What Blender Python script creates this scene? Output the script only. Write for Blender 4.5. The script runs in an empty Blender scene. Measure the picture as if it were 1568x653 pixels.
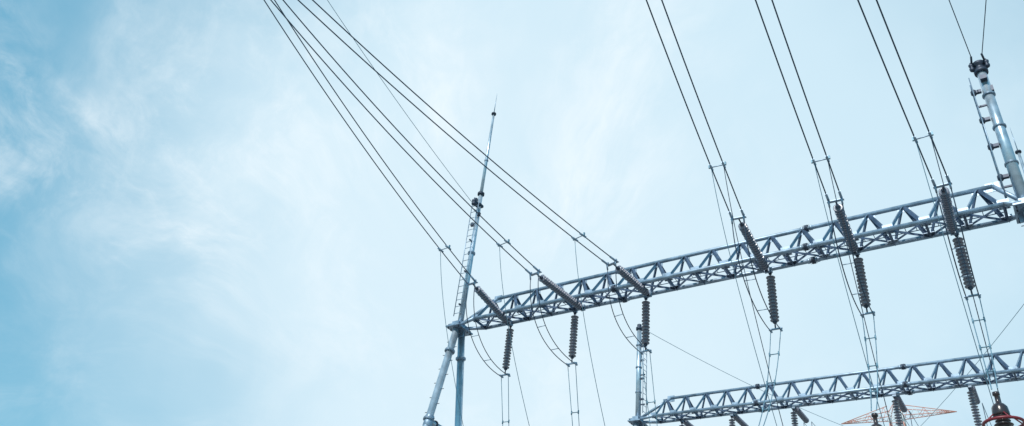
import bpy, math, random
from mathutils import Vector, Matrix
random.seed(4)
EYE=1.6
V=Vector
scene=bpy.context.scene
col=scene.collection

# ---------------------------------------------------------------- materials
def mat(name,base,metal=0.0,rough=0.5,var=0.25,scale=6.0,bump=0.0,coat=0.0):
    m=bpy.data.materials.new(name);m.use_nodes=True
    nt=m.node_tree;b=nt.nodes['Principled BSDF']
    tc=nt.nodes.new('ShaderNodeTexCoord')
    n=nt.nodes.new('ShaderNodeTexNoise');n.inputs['Scale'].default_value=scale;n.inputs['Detail'].default_value=5
    nt.links.new(tc.outputs['Object'],n.inputs['Vector'])
    r=nt.nodes.new('ShaderNodeValToRGB')
    r.color_ramp.elements[0].position=.3;r.color_ramp.elements[1].position=.7
    r.color_ramp.elements[0].color=tuple(c*(1-var) for c in base)+(1,)
    r.color_ramp.elements[1].color=tuple(min(1,c*(1+var)) for c in base)+(1,)
    nt.links.new(n.outputs['Fac'],r.inputs['Fac']);nt.links.new(r.outputs['Color'],b.inputs['Base Color'])
    b.inputs['Metallic'].default_value=metal
    mr=nt.nodes.new('ShaderNodeMapRange');mr.inputs['To Min'].default_value=max(0.05,rough-.12);mr.inputs['To Max'].default_value=min(1,rough+.12)
    nt.links.new(n.outputs['Fac'],mr.inputs['Value']);nt.links.new(mr.outputs['Result'],b.inputs['Roughness'])
    if coat: b.inputs['Coat Weight'].default_value=coat
    if bump:
        bp=nt.nodes.new('ShaderNodeBump');bp.inputs['Strength'].default_value=bump
        nt.links.new(n.outputs['Fac'],bp.inputs['Height']);nt.links.new(bp.outputs['Normal'],b.inputs['Normal'])
    return m
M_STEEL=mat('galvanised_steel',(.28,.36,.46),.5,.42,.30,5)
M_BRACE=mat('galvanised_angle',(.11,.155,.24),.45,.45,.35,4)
M_POLE=mat('galvanised_pole',(.46,.55,.64),.6,.34,.2,3)
M_DARK=mat('dark_fitting',(.045,.058,.09),.4,.5,.3,9)
M_WIRE=mat('weathered_aluminium_wire',(.035,.06,.10),.3,.5,.2,8)
M_WIREL=mat('bright_aluminium_wire',(.14,.26,.34),.3,.5,.2,8)
M_INS=mat('grey_porcelain',(.19,.195,.25),0,.25,.15,10,coat=.4)
M_BROWN=mat('brown_porcelain',(.035,.022,.025),0,.25,.2,10,coat=.4)
M_RED=mat('red_paint',(.20,.02,.03),0,.4,.2,10)
M_HAZY_RED=mat('haze_paled_red_paint',(.58,.26,.20),0,.5,.15,3)  # red of the far pylon, distance haze mixed into its base colour
M_WHITE=mat('white_paint',(.75,.75,.75),0,.5,.08,3)
M_CONC=mat('concrete',(.34,.33,.31),0,.9,.15,3,.3)
M_GRAVEL=mat('gravel',(.26,.25,.23),0,.95,.35,14,.6)

# ---------------------------------------------------------------- mesh builder
class MB:
    def __init__(s): s.v=[];s.f=[];s.m=[];s.mats=[];s.sm=[]
    def mi(s,m):
        if m not in s.mats: s.mats.append(m)
        return s.mats.index(m)
    def frame(s,d):
        d=d.normalized();u=d.cross(V((0,0,1)))
        if u.length<1e-3:u=d.cross(V((1,0,0)))
        u.normalize();return u,d.cross(u)
    def rings(s,pts,rad,m,n=8,caps=True,smooth=True):
        k=s.mi(m);b=len(s.v);N=len(pts)
        pts=[V(p) for p in pts]
        t0=(pts[1]-pts[0]);u,w=s.frame(t0)
        for i,p in enumerate(pts):
            t=(pts[min(i+1,N-1)]-pts[max(i-1,0)])
            if t.length>1e-9:
                t.normalize();u=(u-t*u.dot(t)).normalized();w=t.cross(u)
            for j in range(n):
                a=2*math.pi*j/n
                s.v.append(p+(u*math.cos(a)+w*math.sin(a))*rad[i])
        for i in range(N-1):
            for j in range(n):
                s.f.append((b+i*n+j,b+i*n+(j+1)%n,b+(i+1)*n+(j+1)%n,b+(i+1)*n+j));s.m.append(k);s.sm.append(smooth)
        if caps:
            s.f.append(tuple(b+j for j in range(n))[::-1]);s.m.append(k);s.sm.append(False)
            s.f.append(tuple(b+(N-1)*n+j for j in range(n)));s.m.append(k);s.sm.append(False)
    def tube(s,a,b,r,m,n=8,r2=None): s.rings([a,b],[r,r if r2 is None else r2],m,n)
    def lathe(s,a,d,prof,m,n=14):
        a=V(a);d=V(d).normalized()
        k=s.mi(m);b=len(s.v);u,w=s.frame(d);N=len(prof)
        for z,r in prof:
            for j in range(n):
                t=2*math.pi*j/n;s.v.append(a+d*z+(u*math.cos(t)+w*math.sin(t))*r)
        for i in range(N-1):
            for j in range(n):
                s.f.append((b+i*n+j,b+i*n+(j+1)%n,b+(i+1)*n+(j+1)%n,b+(i+1)*n+j));s.m.append(k);s.sm.append(True)
        s.f.append(tuple(b+j for j in range(n))[::-1]);s.m.append(k);s.sm.append(False)
        s.f.append(tuple(b+(N-1)*n+j for j in range(n)));s.m.append(k);s.sm.append(False)
    def box(s,c,sx,sy,sz,m,ax=None):
        k=s.mi(m);c=V(c);b=len(s.v)
        A=ax or (V((1,0,0)),V((0,1,0)),V((0,0,1)))
        for i in (-1,1):
            for j in (-1,1):
                for l in (-1,1): s.v.append(c+A[0]*i*sx/2+A[1]*j*sy/2+A[2]*l*sz/2)
        for q in ((0,1,3,2),(4,6,7,5),(0,4,5,1),(2,3,7,6),(0,2,6,4),(1,5,7,3)):
            s.f.append(tuple(b+x for x in q));s.m.append(k);s.sm.append(False)
    def angle(s,a,b,w,m,flip=1):
        a=V(a);b=V(b);d=(b-a);L=d.length;d.normalize();u,v=s.frame(d);c=(a+b)/2;t=w*.16
        s.box(c,L,w,t,m,(d,u,v));s.box(c+u*(w/2-t/2)*flip+v*(w/2+t*.02),L,t,w*.95,m,(d,u,v))
    def torus(s,c,d,R,r,m,n=32,k=8):
        c=V(c);u,w=s.frame(V(d));mi=s.mi(m);b=len(s.v);d=V(d).normalized()
        for i in range(n):
            a=2*math.pi*i/n;e=u*math.cos(a)+w*math.sin(a)
            for j in range(k):
                t=2*math.pi*j/k;s.v.append(c+e*(R+r*math.cos(t))+d*r*math.sin(t))
        for i in range(n):
            for j in range(k):
                s.f.append((b+i*k+j,b+((i+1)%n)*k+j,b+((i+1)%n)*k+(j+1)%k,b+i*k+(j+1)%k));s.m.append(mi);s.sm.append(True)
    def make(s,name,parent=None):
        me=bpy.data.meshes.new(name)
        me.from_pydata([(p.x,p.y,p.z+EYE) for p in s.v],[],s.f)
        for m in s.mats: me.materials.append(m)
        me.polygons.foreach_set('material_index',s.m);me.polygons.foreach_set('use_smooth',s.sm)
        me.update()
        o=bpy.data.objects.new(name,me);col.objects.link(o)
        if parent:o.parent=parent
        return o
def empty(name):
    o=bpy.data.objects.new(name,None);col.objects.link(o);return o

def flange(b,p,r,t=.07,m=M_DARK,d=(0,0,1)):
    d=V(d).normalized();p=V(p)
    b.lathe(p-d*t/2,d,[(0,r),(t*.42,r),(t*.44,r*.93),(t*.56,r*.93),(t*.58,r),(t,r)],m,16)
    u,w=b.frame(d)
    for i in range(10):
        a=i*math.pi/5;q=p+(u*math.cos(a)+w*math.sin(a))*r*.86
        b.tube(q-d*t*.95,q+d*t*.95,r*.055,m,6)
def ladder(b,x,y,z0,z1,off,m=M_STEEL):
    ox,oy=off
    L=V((-oy,ox,0)).normalized()*.17
    c=V((x+ox,y+oy,0))
    for sgn in (-1,1):
        b.tube(c+L*sgn+V((0,0,z0)),c+L*sgn+V((0,0,z1)),.017,m,6)
    z=z0+.1
    while z<z1:
        b.tube(c-L+V((0,0,z)),c+L+V((0,0,z)),.013,m,5);z+=.3
    z=z0+.5
    while z<z1:
        b.box(V((x+ox*.5,y+oy*.5,z)),abs(ox)+.02 if abs(ox)>.05 else .05,abs(oy)+.02 if abs(oy)>.05 else .05,.05,M_DARK);z+=1.5

ZB=13.8; HT=.92; HALF=.4
def column(parent,x,y,ztop,r,name,foot=2.9):
    b=MB()
    for sg in (-1,1):
        f=V((x,y+sg*foot,-EYE+.35));t=V((x,y+sg*.16,ztop-.25))
        b.tube(f,t,r,M_POLE,18)
        d=(t-f).normalized()
        for q in (.28,.55,.74,.93):
            flange(b,f+(t-f)*q,r*1.45,.07,M_STEEL,d)
        b.lathe(f-V((0,0,.05)),(0,0,1),[(0,r*2),(.05,r*2),(.06,r*1.1),(.3,r*1.05)],M_STEEL,16)
        b.lathe((x,y+sg*foot,-EYE-.4),(0,0,1),[(0,.55),(.7,.55),(.74,.5)],M_CONC,20)
    for zz in (9.75,4.2):
        k=(ztop-zz)/(ztop+EYE);yy=.16+(foot-.16)*k
        b.tube((x,y-yy,zz),(x,y+yy,zz),r*.8,M_POLE,14)
        for sg in (-1,1):
            b.lathe((x,y+sg*yy,zz-.22),(0,-sg*.18,1),[(0,r*1.12),(.02,r*1.2),(.42,r*1.2),(.44,r*1.12)],M_STEEL,16)
            flange(b,(x,y+sg*(yy-.38),zz),r*1.15,.05,M_DARK,(0,1,0))
    b.box((x,y,ztop-.26),.62,.95,.05,M_STEEL)
    b.box((x,y,ztop-.42),.5,.03,.3,M_STEEL)
    b.box((x,y,ztop-.12),.3,.62,.22,M_STEEL)
    for dx in (-.24,.24):
        for dy in (-.38,-.2,.2,.38):
            b.tube((x+dx,y+dy,ztop-.34),(x+dx,y+dy,ztop-.16),.022,M_DARK,6)
    f=V((x,y-foot,-EYE+.35));t=V((x,y-.16,ztop-.25))
    for i in range(44):
        p=f+(t-f)*(.12+i*.02);sg=1 if i%2 else -1
        b.tube(p,p+V((sg*(r+.13),0,0)),.012,M_DARK,5)
    return b.make(name,parent)

def beam(parent,x0,x1,yc,zb,name,couplings):
    b=MB();rc=.066
    n0=V((x0+.95,yc-HALF,zb));f0=V((x0+.95,yc+HALF,zb));n1=V((x1-.5,yc-HALF,zb));f1=V((x1-.5,yc+HALF,zb))
    t0=V((x0+1.65,yc,zb+HT));t1=V((x1-.62,yc,zb+HT))
    e0=V((x0-.12,yc,zb+.02));e1=V((x1+.12,yc,zb+.02))
    b.tube(n0,n1,rc,M_STEEL,12);b.tube(f0,f1,rc,M_STEEL,12);b.tube(t0,t1,rc,M_STEEL,12)
    for p,dy in ((n0,-.1),(f0,.1),(t0,0)): b.tube(e0+V((0,dy,0)),p,rc,M_STEEL,10)
    for p,dy in ((n1,-.2),(f1,.2),(t1,0)): b.tube(e1+V((0,dy,0)),p,rc,M_STEEL,10)
    b.box(e0,.42,.6,.1,M_STEEL);b.box(e1,.42,.7,.1,M_STEEL)
    b.box((t1.x,yc,zb+HT-.03),.34,.02,.3,M_STEEL);b.box((t0.x,yc,zb+HT-.03),.34,.02,.3,M_STEEL)
    b.tube(n0,f0,.04,M_BRACE);b.tube(n1,f1,.04,M_BRACE)
    a=n0.x;L=n1.x-n0.x;N=int(round(L/.94));dx=L/N
    for i in range(N+1):
        x=a+dx*i
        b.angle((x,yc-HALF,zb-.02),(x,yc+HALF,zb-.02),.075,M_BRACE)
        for sg in (-1,1):
            b.box((x,yc+sg*(HALF-.012),zb+.085),.28,.014,.16,M_STEEL)
            b.box((x,yc+sg*(HALF-.12),zb-.012),.28,.2,.014,M_STEEL)
            for bx in (-.09,0,.09):
                b.tube((x+bx,yc+sg*(HALF-.17),zb-.04),(x+bx,yc+sg*(HALF-.17),zb+.01),.014,M_DARK,6)
        if i<N:
            xm=x+dx*.5
            if t0.x-.35<=xm<=t1.x+.3:
                zt=zb+HT-.03
                for sg in (-1,1):
                    T=V((xm,yc+sg*.035,zt))
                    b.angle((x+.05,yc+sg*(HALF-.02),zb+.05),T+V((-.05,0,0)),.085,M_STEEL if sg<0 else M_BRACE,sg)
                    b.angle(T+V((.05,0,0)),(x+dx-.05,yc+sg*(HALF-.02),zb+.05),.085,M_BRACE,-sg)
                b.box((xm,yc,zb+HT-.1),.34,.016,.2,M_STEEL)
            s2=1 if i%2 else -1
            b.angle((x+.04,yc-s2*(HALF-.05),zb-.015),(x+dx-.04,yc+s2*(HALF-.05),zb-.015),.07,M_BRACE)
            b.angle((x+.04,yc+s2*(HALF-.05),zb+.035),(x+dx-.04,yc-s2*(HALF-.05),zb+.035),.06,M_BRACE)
    for yy in (-.13,.13): b.tube((n0.x,yc+yy,zb+.10),(n1.x,yc+yy,zb+.10),.014,M_BRACE,5)
    x=n0.x
    while x<n1.x:
        b.tube((x,yc-.13,zb+.10),(x,yc+.13,zb+.10),.011,M_BRACE,5);x+=.28
    for xx in couplings:
        for p in ((xx,yc-HALF,zb),(xx,yc+HALF,zb),(xx,yc,zb+HT)):
            flange(b,p,rc*1.75,.1,M_DARK,(1,0,0))
            for dd in (-.14,.14): b.lathe(V(p)+V((dd-.05,0,0)),(1,0,0),[(0,rc*1.02),(.02,rc*1.25),(.08,rc*1.25),(.1,rc*1.02)],M_STEEL,12)
    return b.make(name,parent)

YC=21.15
g1=empty('steel_gantry')
column(g1,-17.65,YC,ZB+.15,.135,'a_frame_column')
column(g1,1.12,YC,ZB+.15,.135,'a_frame_column_b')
beam(g1,-17.65,1.12,YC,ZB,'truss_beam',(-10.9,-4.55,))
g2=empty('steel_gantry')
Y2=32.55;Z2=14.15
column(g2,-15.6,Y2,Z2+.15,.125,'a_frame_column')
column(g2,2.1,Y2,Z2+.15,.125,'a_frame_column_b')
beam(g2,-15.6,2.1,Y2,Z2,'truss_beam',(-9.9,-4.0))

# ---------------------------------------------------------------- masts
def mast(x,y,z0,zf,zt,r0,r1,r2,needle,side=1,name='lightning_mast'):
    b=MB()
    b.rings([(x,y,z0),(x,y,(z0+zf)/2),(x,y,zf)],[r0,(r0+r1)/2*1.02,r1],M_POLE,18)
    flange(b,(x,y,z0+.05),r0*1.6,.08,M_STEEL)
    flange(b,(x,y,zf),r1*1.65,.09,M_DARK)
    flange(b,(x,y,z0+(zf-z0)*.52),r0*1.35,.07,M_STEEL)
    b.rings([(x,y,zf),(x,y,zf+.5*(zt-zf)),(x,y,zt)],[r1*.82,(r1*.82+r2)/2,r2],M_POLE,14)
    flange(b,(x,y,zf+(zt-zf)*.4),r1*1.0,.05,M_STEEL)
    flange(b,(x,y,zt),r2*2.2,.06,M_DARK)
    b.tube((x,y,zt),(x,y,needle),.022,M_STEEL,8,.006)
    ladder(b,x,y,z0+.3,zf-.5,(.0,-side*.26))
    zb=zf-.62
    b.box((x,y-.17,zb),.1,.34,.12,M_DARK);b.box((x,y,zb),r1*3.0,r1*3.0,.1,M_DARK)
    b.lathe((x,y-.36,zb-.22),(0,0,1),[(0,.03),(.05,.1),(.1,.11),(.13,.04),(.2,.1),(.26,.11),(.3,.04),(.4,.03)],M_DARK,12)
    for dz,dx in ((-.55,.14),(.28,-.14),(-1.0,-.12)):
        b.box((x+dx,y-.1,zb+dz),.12,.1,.16,M_DARK)
        b.tube((x,y,zb+dz),(x+dx*1.6,y-.1,zb+dz),.02,M_DARK,6)
    return b.make(name)
mast(-17.65,YC,ZB+.1,20.2,24.85,.115,.09,.05,26.15)
mast(2.06,Y2,Z2+.1,20.4,24.1,.13,.10,.055,25.5)

def stub_mast(x,y,z0,zt,r,head=1.0,name='shield_wire_mast'):
    b=MB()
    b.rings([(x,y,z0),(x,y,zt)],[r,r*.86],M_POLE,20)
    flange(b,(x,y,z0+.05),r*1.6,.08,M_STEEL)
    for q in (.28,.55,.8): flange(b,(x,y,z0+(zt-z0)*q),r*1.18,.05,M_STEEL)
    ladder(b,x,y,z0+.2,zt-.3,(-r-.22,-.02) if head==1 else (r+.2,-.02))
    for q in (.2,.42,.62,.84):
        sx=-1 if head==1 else 1
        b.box((x+sx*(r+.08),y-.05,z0+(zt-z0)*q),.16,.1,.10*head,M_DARK)
        if head==1:b.lathe((x-r-.2,y-.05,z0+(zt-z0)*q-.1),(0,0,1),[(0,.05),(.05,.085),(.15,.085),(.2,.05)],M_DARK,10)
    h=head
    b.lathe((x,y,zt-.1),(0,0,1),[(0,r*1.25),(.12,r*1.3),(.14,r*.9),(.3*h,r*.8),(.34*h,r*1.2*h),(.42*h,r*1.2*h),(.46*h,r*.5)],M_DARK,16)
    if head==1:
        b.box((x,y,zt+.2),.5,.1,.1,M_DARK)
        for sg in (-1,1):
            b.lathe((x+sg*.2,y-.06,zt+.02),(0,0,1),[(0,.03),(.04,.07),(.11,.08),(.15,.04),(.2,.07),(.27,.08),(.3,.03),(.36,.03)],M_DARK,12)
            b.tube((x+sg*.18,y-.05,zt+.3),(x+sg*.14,y-.3,zt+.42),.03,M_DARK,8)
        b.box((x,y-.12,zt-.45),.18,.3,.16,M_DARK);b.box((x+.1,y,zt-.8),.14,.16,.2,M_DARK)
    return b.make(name)
stub_mast(1.1,YC,ZB+.1,18.95,.15)
stub_mast(-15.6,Y2,Z2+.1,19.0,.13,.7)

# ---------------------------------------------------------------- insulators
def insulator(a,d,L,R=.135,pitch=.125,clev=.16,mcol=M_INS):
    a=V(a);d=V(d).normalized();b=MB()
    b.tube(a,a+d*clev,.022,M_DARK,8);b.box(a+d*.05,.09,.05,.12,M_DARK)
    n=int((L-2*clev)/pitch);p=a+d*clev
    prof=[(0,.04)]
    for i in range(n):
        z=i*pitch;Rr=R*(1 if i%2==0 else .93)
        prof+=[(z+.008,.045),(z+pitch*.30,.05),(z+pitch*.42,Rr*.75),(z+pitch*.56,Rr),(z+pitch*.66,Rr*.99),(z+pitch*.68,Rr*.8),(z+pitch*.62,Rr*.5),(z+pitch*.8,.055)]
    prof.append((n*pitch,.04))
    b.lathe(p,d,prof,mcol,18)
    e=p+d*n*pitch;b.tube(e,a+d*L,.022,M_DARK,8)
    b.lathe(e-d*.02,d,[(0,.06),(.05,.065),(.08,.03)],M_DARK,10)
    return b,a+d*L

def bez(p0,p1,p2,p3,n=18):
    out=[]
    for i in range(n+1):
        t=i/n;out.append(p0*(1-t)**3+p1*3*t*(1-t)**2+p2*3*t*t*(1-t)+p3*t**3)
    return out

RW=.0175
phases=[
 dict(A=(-15.50,21.35,13.64),L=(-15.42,18.73,13.94),E=(-16.05,8.15),a=.28,b=.0093,ye=-8,sp=17.13,S=-15.56,low=(-15.3,22.6,5.2)),
 dict(A=(-12.42,21.35,13.64),L=(-12.63,18.49,13.54),E=(-14.44,7.5),a=.15,b=.0093,ye=-8,sp=16.93,S=-12.83,low=(-12.5,22.6,5.2)),
 dict(A=(-9.90,21.35,13.64),L=(-10.11,19.04,13.62),E=(-13.06,7.46),a=.09,b=.006,ye=-8,sp=17.54,S=-10.10,low=(-9.8,22.6,5.2)),
 dict(A=(-5.93,21.35,13.64),L=(-5.85,18.6,13.87),E=(-5.21,11.4),a=.14,b=.008,ye=-18,sp=16.55,S=-5.89,low=(-5.2,17,6.85)),
 dict(A=(-3.32,21.35,13.64),L=(-3.19,18.75,13.77),E=(-2.98,12.6),a=.19,b=.008,ye=-18,sp=17.3,S=-3.30,low=(-2.80,17,7.0)),
 dict(A=(-.72,21.35,13.64),L=(-.60,18.9,13.56),E=(-.92,13.2),a=.16,b=.008,ye=-18,sp=17.2,S=-.66,low=(-.56,17,7.16)),
]
HB=.17
attach=[]
for i,p in enumerate(phases):
    A=V(p['A']);L=V(p['L']);d=L-A
    b,end=insulator(A,d,d.length-.1,R=.135,pitch=.112)
    plan=V((p['E'][0]-L.x,p['E'][1]-L.y,0)).normalized();lat=V((plan.y,-plan.x,0))
    if lat.x<0:lat=-lat
    b.box(L-d.normalized()*.05,.44,.1,.02,M_STEEL,(lat,plan,V((0,0,1))))
    for sg in (-1,1):
        q=L+lat*HB*sg
        b.tube(q,q+plan*.28+V((0,0,p['a']*.28)),.034,M_STEEL,8)
        b.tube(q+plan*.05,q+plan*.0+V((0,0,-.2)),.026,M_STEEL,8)
        b.box(q+V((0,0,.03)),.05,.05,.09,M_STEEL)
    b.box(A+V((0,.02,.05)),.16,.1,.2,M_STEEL)
    b.make('strain_insulator_string')
    c=MB();smax=(p['ye']-L.y)/plan.y
    def at(s,p=p,L=L,plan=plan): return L+plan*s+V((0,0,p['a']*s+p['b']*s*s))
    for sg in (-1,1):
        c.rings([at(smax*t/40)+lat*HB*sg for t in range(41)],[RW]*41,M_WIRE,6)
    sps=(p['sp']-L.y)/plan.y
    for s in (sps,sps+15.5):
        q=at(s)
        c.tube(q-lat*(HB+.06),q+lat*(HB+.06),.016,M_STEEL,6)
        for sg in (-1,1):
            c.tube(q+lat*HB*sg-plan*.13,q+lat*HB*sg+plan*.13,.032,M_STEEL,8)
            c.box(q+lat*(HB+.05)*sg+V((0,0,.03)),.04,.05,.1,M_WIREL)
    c.make('twin_overhead_conductor')
    attach.append(at(smax))
    St=V((p['S'],YC+HALF,ZB-.08));b,end=insulator(St,(0,0,-1),1.98,R=.14,pitch=.115)
    b.box(St+V((0,0,.04)),.14,.1,.16,M_STEEL)
    b.box(end+V((0,0,-.03)),.4,.07,.03,M_STEEL)
    for sg in (-1,1): b.tube(end+V((.15*sg,-.1,-.06)),end+V((.15*sg,.1,-.06)),.035,M_STEEL,8)
    b.make('suspension_insulator_string')
    j=MB();pr=[]
    for sg in (-1,1):
        P0=L+lat*HB*sg+V((0,0,-.18));P3=end+V((.15*sg,0,-.07))
        pp=bez(P0,V((P0.x,P0.y+.05,P0.z-1.5)),V((P3.x,P3.y-1.5,P3.z-.15)),P3);pr.append(pp)
        j.rings(pp,[.015]*19,M_WIRE,6)
    for t in (8,13): j.tube(pr[0][t],pr[1][t],.012,M_STEEL,6)
    j.make('jumper_cable')
    k=MB();low=V(p['low']);pts=[]
    for sg in (-1,1):
        P0=end+V((.15*sg,0,-.07));P3=low+V((.05*sg,0,.0))
        pp=bez(P0,P0.lerp(P3,.33)+V((0,.12,-.35)),P0.lerp(P3,.66)+V((0,.15,-.3)),P3)
        pts.append(pp);k.rings(pp,[.0115]*19,M_WIREL,6)
    for t in (4,9,14):
        u0,u1=pts[0][t],pts[1][t];k.tube(u0,u1,.014,M_WIREL,6)
        for u in (u0,u1): k.tube(u-V((0,0,.06)),u+V((0,0,.06)),.024,M_WIREL,6)
    k.make('dropper_cable')
    k=MB();P0=at(sps)-lat*HB*(1 if i<3 else -1)
    P3=V((P0.x-.15,23.6,4.2));P1=P0+V((0,.75,-3.2));P2=V((P3.x,P3.y-1.9,P3.z+2.6))
    k.rings(bez(P0,P1,P2,P3,24),[.010]*25,M_WIREL if i<3 else M_WIRE,6)
    if i>=3:
        k.rings(bez(P0+lat*-HB*2,P1+lat*-HB*1.6,P2+V((-.1,0,0)),P3,24),[.009]*25,M_WIREL,6)
    k.make('dropper_cable')

# ---------------------------------------------------------------- second gantry strings
for x in (-13.6,-11.27,-8.58,-4.58,-1.89):
    St=V((x,Y2+HALF,Z2-.08));b,end=insulator(St,(0,0,-1),1.98,R=.14,pitch=.115)
    b.box(St+V((0,0,.04)),.14,.1,.16,M_STEEL);b.make('suspension_insulator_string')
    A=V((x+.05,Y2+HALF+.05,Z2-.03));D=V((-.04,2.1,.12))
    b,e2=insulator(A,D,2.05,R=.13,pitch=.112);b.make('strain_insulator_string')
    c=MB()
    for sg in (-1,1):
        c.rings([e2+V((HB*sg,s,.02*s+.0022*s*s)) for s in range(0,64,3)],[.012]*22,M_WIREL,6)
    c.make('twin_overhead_conductor')
    j=MB()
    for sg in (-1,1):
        j.rings(bez(e2+V((HB*sg,0,0)),e2+V((HB*sg,0,-1.8)),end+V((.1*sg,1.2,-.2)),end+V((.1*sg,0,0))),[.014]*19,M_WIRE,6)
        j.rings(bez(end+V((.1*sg,0,0)),end+V((.12*sg,0,-2)),V((x+.1*sg,31.5,7)),V((x+.05*sg,31.2,5.2))),[.011]*19,M_WIREL,6)
    j.make('jumper_cable')

# ---------------------------------------------------------------- surge arresters / post equipment
def arrester(x,y,ztop,ring=True,name='surge_arrester'):
    b=MB();g=-EYE
    b.lathe((x,y,g-.3),(0,0,1),[(0,.45),(.45,.45),(.48,.41)],M_CONC,20)
    hb=ztop-2.6
    b.tube((x,y,g+.15),(x,y,hb),.13,M_POLE,16)
    b.lathe((x,y,hb),(0,0,1),[(0,.24),(.05,.24),(.06,.15),(.16,.15)],M_STEEL,18)
    z=hb+.16;prof=[(0,.09)];n=int((ztop-.5-z)/.075)
    for i in range(n):
        R=.165 if i%2==0 else .135;q=i*.075
        prof+=[(q+.02,.1),(q+.04,R*.8),(q+.055,R),(q+.062,R),(q+.058,.11)]
    prof.append((n*.075,.1));b.lathe((x,y,z),(0,0,1),prof,M_BROWN,22)
    zt=z+n*.075
    b.lathe((x,y,zt),(0,0,1),[(0,.14),(.05,.15),(.07,.15),(.18,.14),(.24,.1),(.27,.045),(.42,.04),(.43,.065),(.49,.065),(.5,.03)],M_BROWN,20)
    if ring:
        b.torus((x,y,zt-.14),(0,0,1),.34,.03,M_RED)
        for i in range(4):
            a=i*math.pi/2+.4;c,s=math.cos(a),math.sin(a)
            b.tube((x+c*.12,y+s*.12,zt+.06),(x+c*.33,y+s*.33,zt-.13),.014,M_RED,6)
    return b.make(name)
for i,p in enumerate(phases):
    x,y,z=p['low'];arrester(x,y,z,i!=4)
for p in phases:
    arrester(p['L'][0]-.2,23.6,4.15,False,'post_insulator')
for x in (-13.6,-11.27,-8.58,-4.58,-1.89): arrester(x,31.2,5.15,False,'post_insulator')

# ---------------------------------------------------------------- shield wires
def wire(pts,r=.011,m=M_WIREL,name='shield_wire'):
    c=MB();c.rings(pts,[r]*len(pts),m,6);c.make(name)
def span(a,b,sag,n=30):
    a=V(a);b=V(b);return [a.lerp(b,i/n)-V((0,0,4*sag*(i/n)*(1-i/n))) for i in range(n+1)]
wire(span((-17.65,20.8,19.4),(-17.2,-8,29.5),1.3))
wire(span((.96,20.85,19.3),(-2.3,-18,33.5),1.6),.013,M_WIRE)
wire(span((1.24,20.85,19.3),(10.5,-18,33.5),1.6),.013,M_WIRE)
wire(span((-15.6,32.6,19.1),(2.0,76,24),2.2),.012)
wire(span((2.06,32.7,18.6),(-22,85,26),2.0),.012)

# ---------------------------------------------------------------- lattice pylons
def pylon(x,y,ztip,arms,peak,wbase,wtop,name='lattice_pylon',paint=(M_STEEL,M_STEEL),r=.06):
    b=MB();g=-EYE;zt=ztip
    nlev=16;lev=[g+(zt-g)*(1-(1-i/nlev)**1.25) for i in range(nlev+1)]
    def w(z):
        t=min(1,(z-g)/(zt-g));return (wbase*(1-t)**1.3+wtop)/2
    def cs(z): ww=w(z);return [V((x+sx*ww,y+sy*ww,z)) for sx,sy in ((-1,-1),(1,-1),(1,1),(-1,1))]
    for i in range(nlev):
        A=cs(lev[i]);B=cs(lev[i+1]);m=paint[i%2]
        for k in range(4):
            b.tube(A[k],B[k],r,m,5)
            b.tube(A[k],B[(k+1)%4],r*.55,m,4);b.tube(A[(k+1)%4],B[k],r*.55,m,4);b.tube(B[k],B[(k+1)%4],r*.6,m,4)
    C=cs(zt)
    for k in range(4): b.tube(C[k],(x,y,peak),r*.8,paint[0],5)
    for (z,xl,xr) in arms:
        h=wtop*.9
        for tip in (xl,xr):
            if abs(tip-x)<.6: continue
            sg=1 if tip>x else -1;P=V((tip,y,z));ww=w(z)
            roots=[V((x+sg*ww,y-ww,z)),V((x+sg*ww,y+ww,z)),V((x+sg*ww,y-ww,z+h)),V((x+sg*ww,y+ww,z+h))]
            for q in roots: b.tube(q,P,r*.8,paint[0],5)
            n=6
            for i in range(n):
                t=i/n;t2=(i+.5)/n;m=paint[i%2]
                for s in (0,1):
                    b.tube(roots[s].lerp(P,t),roots[s+2].lerp(P,t2),r*.45,m,4);b.tube(roots[s+2].lerp(P,t2),roots[s].lerp(P,(i+1)/n),r*.45,m,4)
                b.tube(roots[0].lerp(P,t),roots[1].lerp(P,t2),r*.45,m,4);b.tube(roots[1].lerp(P,t2),roots[0].lerp(P,(i+1)/n),r*.45,m,4)
    return b.make(name)
a=attach
zs=[p.z for p in a]
pylon(-19.6,-8,max(zs[:3])+2,[(zs[k],-22.4,a[k].x) for k in range(3)],30,4.5,1.0)
pylon(-2.7,-18,max(zs[3:])+1.6,[(zs[3],a[3].x-4,a[3].x),(zs[5],a[5].x,a[5].x+5)],max(zs)+3.6,5.5,1.2)
pylon(-18.3,130,52.5,[(51.9,-26.6,-9.9),(48.0,-25,-11.5)],54.5,9,1.9,paint=(M_HAZY_RED,M_WHITE),r=.08)

# ---------------------------------------------------------------- ground
b=MB();b.mi(M_GRAVEL)
s=2500;b.v=[V((-s,-s,-EYE)),V((s,-s,-EYE)),V((s,s,-EYE)),V((-s,s,-EYE))];b.f=[(0,1,2,3)];b.m=[0];b.sm=[False];b.make('ground')

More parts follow.
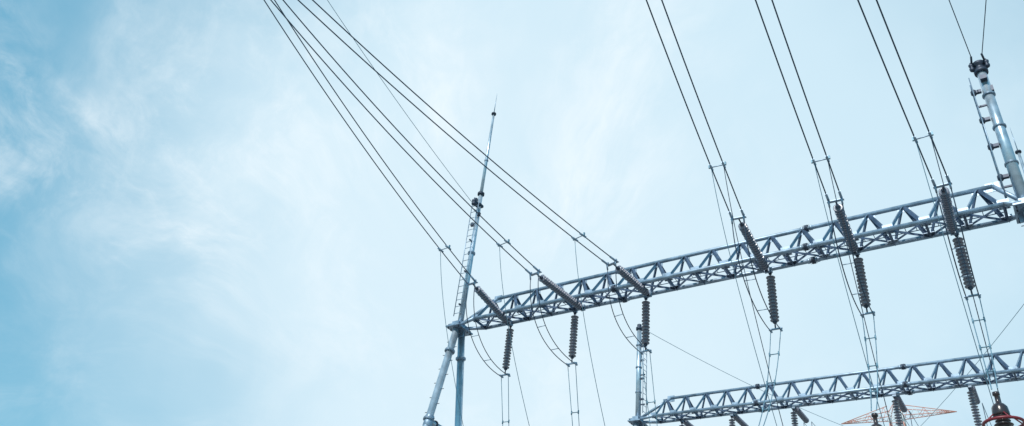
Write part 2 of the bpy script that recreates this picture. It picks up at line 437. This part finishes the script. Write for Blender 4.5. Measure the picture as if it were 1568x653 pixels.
# ---------------------------------------------------------------- sky
w=bpy.data.worlds.new("World");scene.world=w;w.use_nodes=True
nt=w.node_tree;N=nt.nodes;Lk=nt.links;bg=N['Background']
SUN=V((.0,-.82,.85)).normalized()
sky=N.new('ShaderNodeTexSky');sky.sky_type='NISHITA';sky.sun_disc=False
sky.sun_elevation=math.asin(SUN.z);sky.sun_rotation=math.atan2(SUN.x,SUN.y)
tc=N.new('ShaderNodeTexCoord')
def math_(op,a,b=None,c=None,clamp=False):
    n=N.new('ShaderNodeMath');n.operation=op;n.use_clamp=clamp
    for i,q in enumerate((a,b,c)):
        if q is None: continue
        if isinstance(q,(int,float)): n.inputs[i].default_value=q
        else: Lk.new(q,n.inputs[i])
    return n.outputs[0]
def vm(op,a,b=None,scale=None):
    n=N.new('ShaderNodeVectorMath');n.operation=op
    for i,q in enumerate((a,b)):
        if q is None: continue
        if isinstance(q,(tuple,Vector)): n.inputs[i].default_value=tuple(q)
        else: Lk.new(q,n.inputs[i])
    if scale is not None:
        if isinstance(scale,(int,float)): n.inputs['Scale'].default_value=scale
        else: Lk.new(scale,n.inputs['Scale'])
    return n.outputs['Value'] if op=='DOT_PRODUCT' else n.outputs['Vector']
def noise(vec,sc,det=6,rough=.55,dist=0.):
    n=N.new('ShaderNodeTexNoise');n.inputs['Scale'].default_value=sc;n.inputs['Detail'].default_value=det;n.inputs['Roughness'].default_value=rough;n.inputs['Distortion'].default_value=dist
    Lk.new(vec,n.inputs['Vector']);return n.outputs['Fac']
def mapr(v,a,b,c=0.,d=1.,smooth=True):
    n=N.new('ShaderNodeMapRange');n.interpolation_type='SMOOTHSTEP' if smooth else 'LINEAR'
    Lk.new(v,n.inputs['Value'])
    for k,q in zip(('From Min','From Max','To Min','To Max'),(a,b,c,d)): n.inputs[k].default_value=q
    return n.outputs['Result']
def mix(f,a,b,mode='MIX'):
    n=N.new('ShaderNodeMix');n.data_type='RGBA';n.blend_type=mode
    for i,q in ((0,f),(6,a),(7,b)):
        if isinstance(q,(int,float,tuple)): n.inputs[i].default_value=q
        else: Lk.new(q,n.inputs[i])
    return n.outputs[2]
d=vm('NORMALIZE',tc.outputs['Generated'])
ax=V((-.58,.74,.34)).normalized()
warpn=N.new('ShaderNodeTexNoise');warpn.inputs['Scale'].default_value=3.4;warpn.inputs['Detail'].default_value=4
Lk.new(d,warpn.inputs['Vector'])
warp=vm('SCALE',vm('SUBTRACT',warpn.outputs['Color'],(.5,.5,.5)),scale=.16)
dw=vm('ADD',d,warp)
csw=vm('DOT_PRODUCT',dw,ax)
def axs(k,off=(0,0,0)):
    n=N.new('ShaderNodeVectorMath');n.operation='SCALE';n.inputs[0].default_value=tuple(ax*k);Lk.new(csw,n.inputs['Scale']);return vm('ADD',n.outputs['Vector'],off)
perp=vm('NORMALIZE',vm('SUBTRACT',dw,axs(1)))
vec=vm('ADD',perp,axs(2.8))
vec2=vm('ADD',perp,axs(2.2,(4.3,1.7,2.2)))
# streaks dissolve into isotropic puffs where the wind axis meets the eye
near=mapr(csw,.93,.99,1.,0.)
s1=math_('MULTIPLY',mapr(noise(vec,3.6,10,.60,.25),.44,.70),near)
s2=math_('MULTIPLY',mapr(noise(vec2,8.0,9,.66,.2),.44,.74),near)
puff=mapr(noise(dw,6.5,10,.66,.5),.42,.72)
patch=mapr(noise(vm('ADD',d,(1.3,.4,2.1)),3.6,5,.55,.2),.42,.62)
def bank(a,b,wd,k):
    n=V(a).cross(V(b)).normalized()
    q=math_('ABSOLUTE',vm('DOT_PRODUCT',dw,n))
    return mapr(q,0.,wd,k,0.)
b1=bank((-.835,.25,.49),(-.64,.66,.40),.16,1.)
b2=bank((-.40,.68,.61),(-.264,.577,.774),.14,.95)
b3=mapr(vm('DOT_PRODUCT',dw,V((-.64,.40,.655)).normalized()),.955,1.,0.,.75)
b4=bank((-.77,.17,.615),(-.75,.33,.57),.045,.6)
b5=mapr(vm('DOT_PRODUCT',dw,V((-.88,.42,.30)).normalized()),.95,1.,0.,.5)
mask=math_('MAXIMUM',math_('MAXIMUM',b1,b2),math_('MAXIMUM',b3,math_('MULTIPLY',b4,patch)))
mask=math_('ADD',math_('MAXIMUM',mask,b5),math_('MULTIPLY',patch,.36),clamp=True)
hz=V((-.38,.75,.54)).normalized()
hd=vm('DOT_PRODUCT',dw,hz)
veil=mapr(hd,.66,.96,.0,1.0)
blue=mix(.72,mix(1.,sky.outputs[0],(1.1,2.1,1.9,1),'MULTIPLY'),(.85,3.9,6.0,1))
base=mix(math_('MULTIPLY',veil,.92),blue,(6.9,8.8,9.9,1))
st=math_('ADD',math_('MULTIPLY',s1,.40),math_('ADD',math_('MULTIPLY',s2,.36),math_('MULTIPLY',puff,.36)))
st=math_('MULTIPLY',st,mask,clamp=True)
hot=mapr(vm('DOT_PRODUCT',dw,V((-.50,.73,.46)).normalized()),.90,1.,0,.28)
cov=math_('ADD',math_('MULTIPLY',st,.9),hot,clamp=True)
fin=mix(cov,base,(9.1,10.0,10.5,1))
Lk.new(fin,bg.inputs[0]);bg.inputs[1].default_value=.1

sl=bpy.data.lights.new('sun','SUN');sl.energy=3.6;sl.angle=math.radians(.5);sl.color=(1,.96,.9)
so=bpy.data.objects.new('sun',sl);col.objects.link(so);so.rotation_euler=SUN.to_track_quat('Z','Y').to_euler()

# ---------------------------------------------------------------- camera
c=bpy.data.cameras.new("camera");o=bpy.data.objects.new("camera",c);col.objects.link(o);c.lens=1220/1568*36;c.clip_end=8000;c.clip_start=.1
X=V((0.83764,0.24071,0.49032)); Zr=V((0.10493,0.81004,-0.57692)); Yr=Zr.cross(X)
o.matrix_world=Matrix.Translation((0,0,EYE))@Matrix((X,Yr,Zr)).to_4x4()
scene.camera=o
scene.view_settings.view_transform='Standard';scene.view_settings.look='None';scene.view_settings.exposure=0
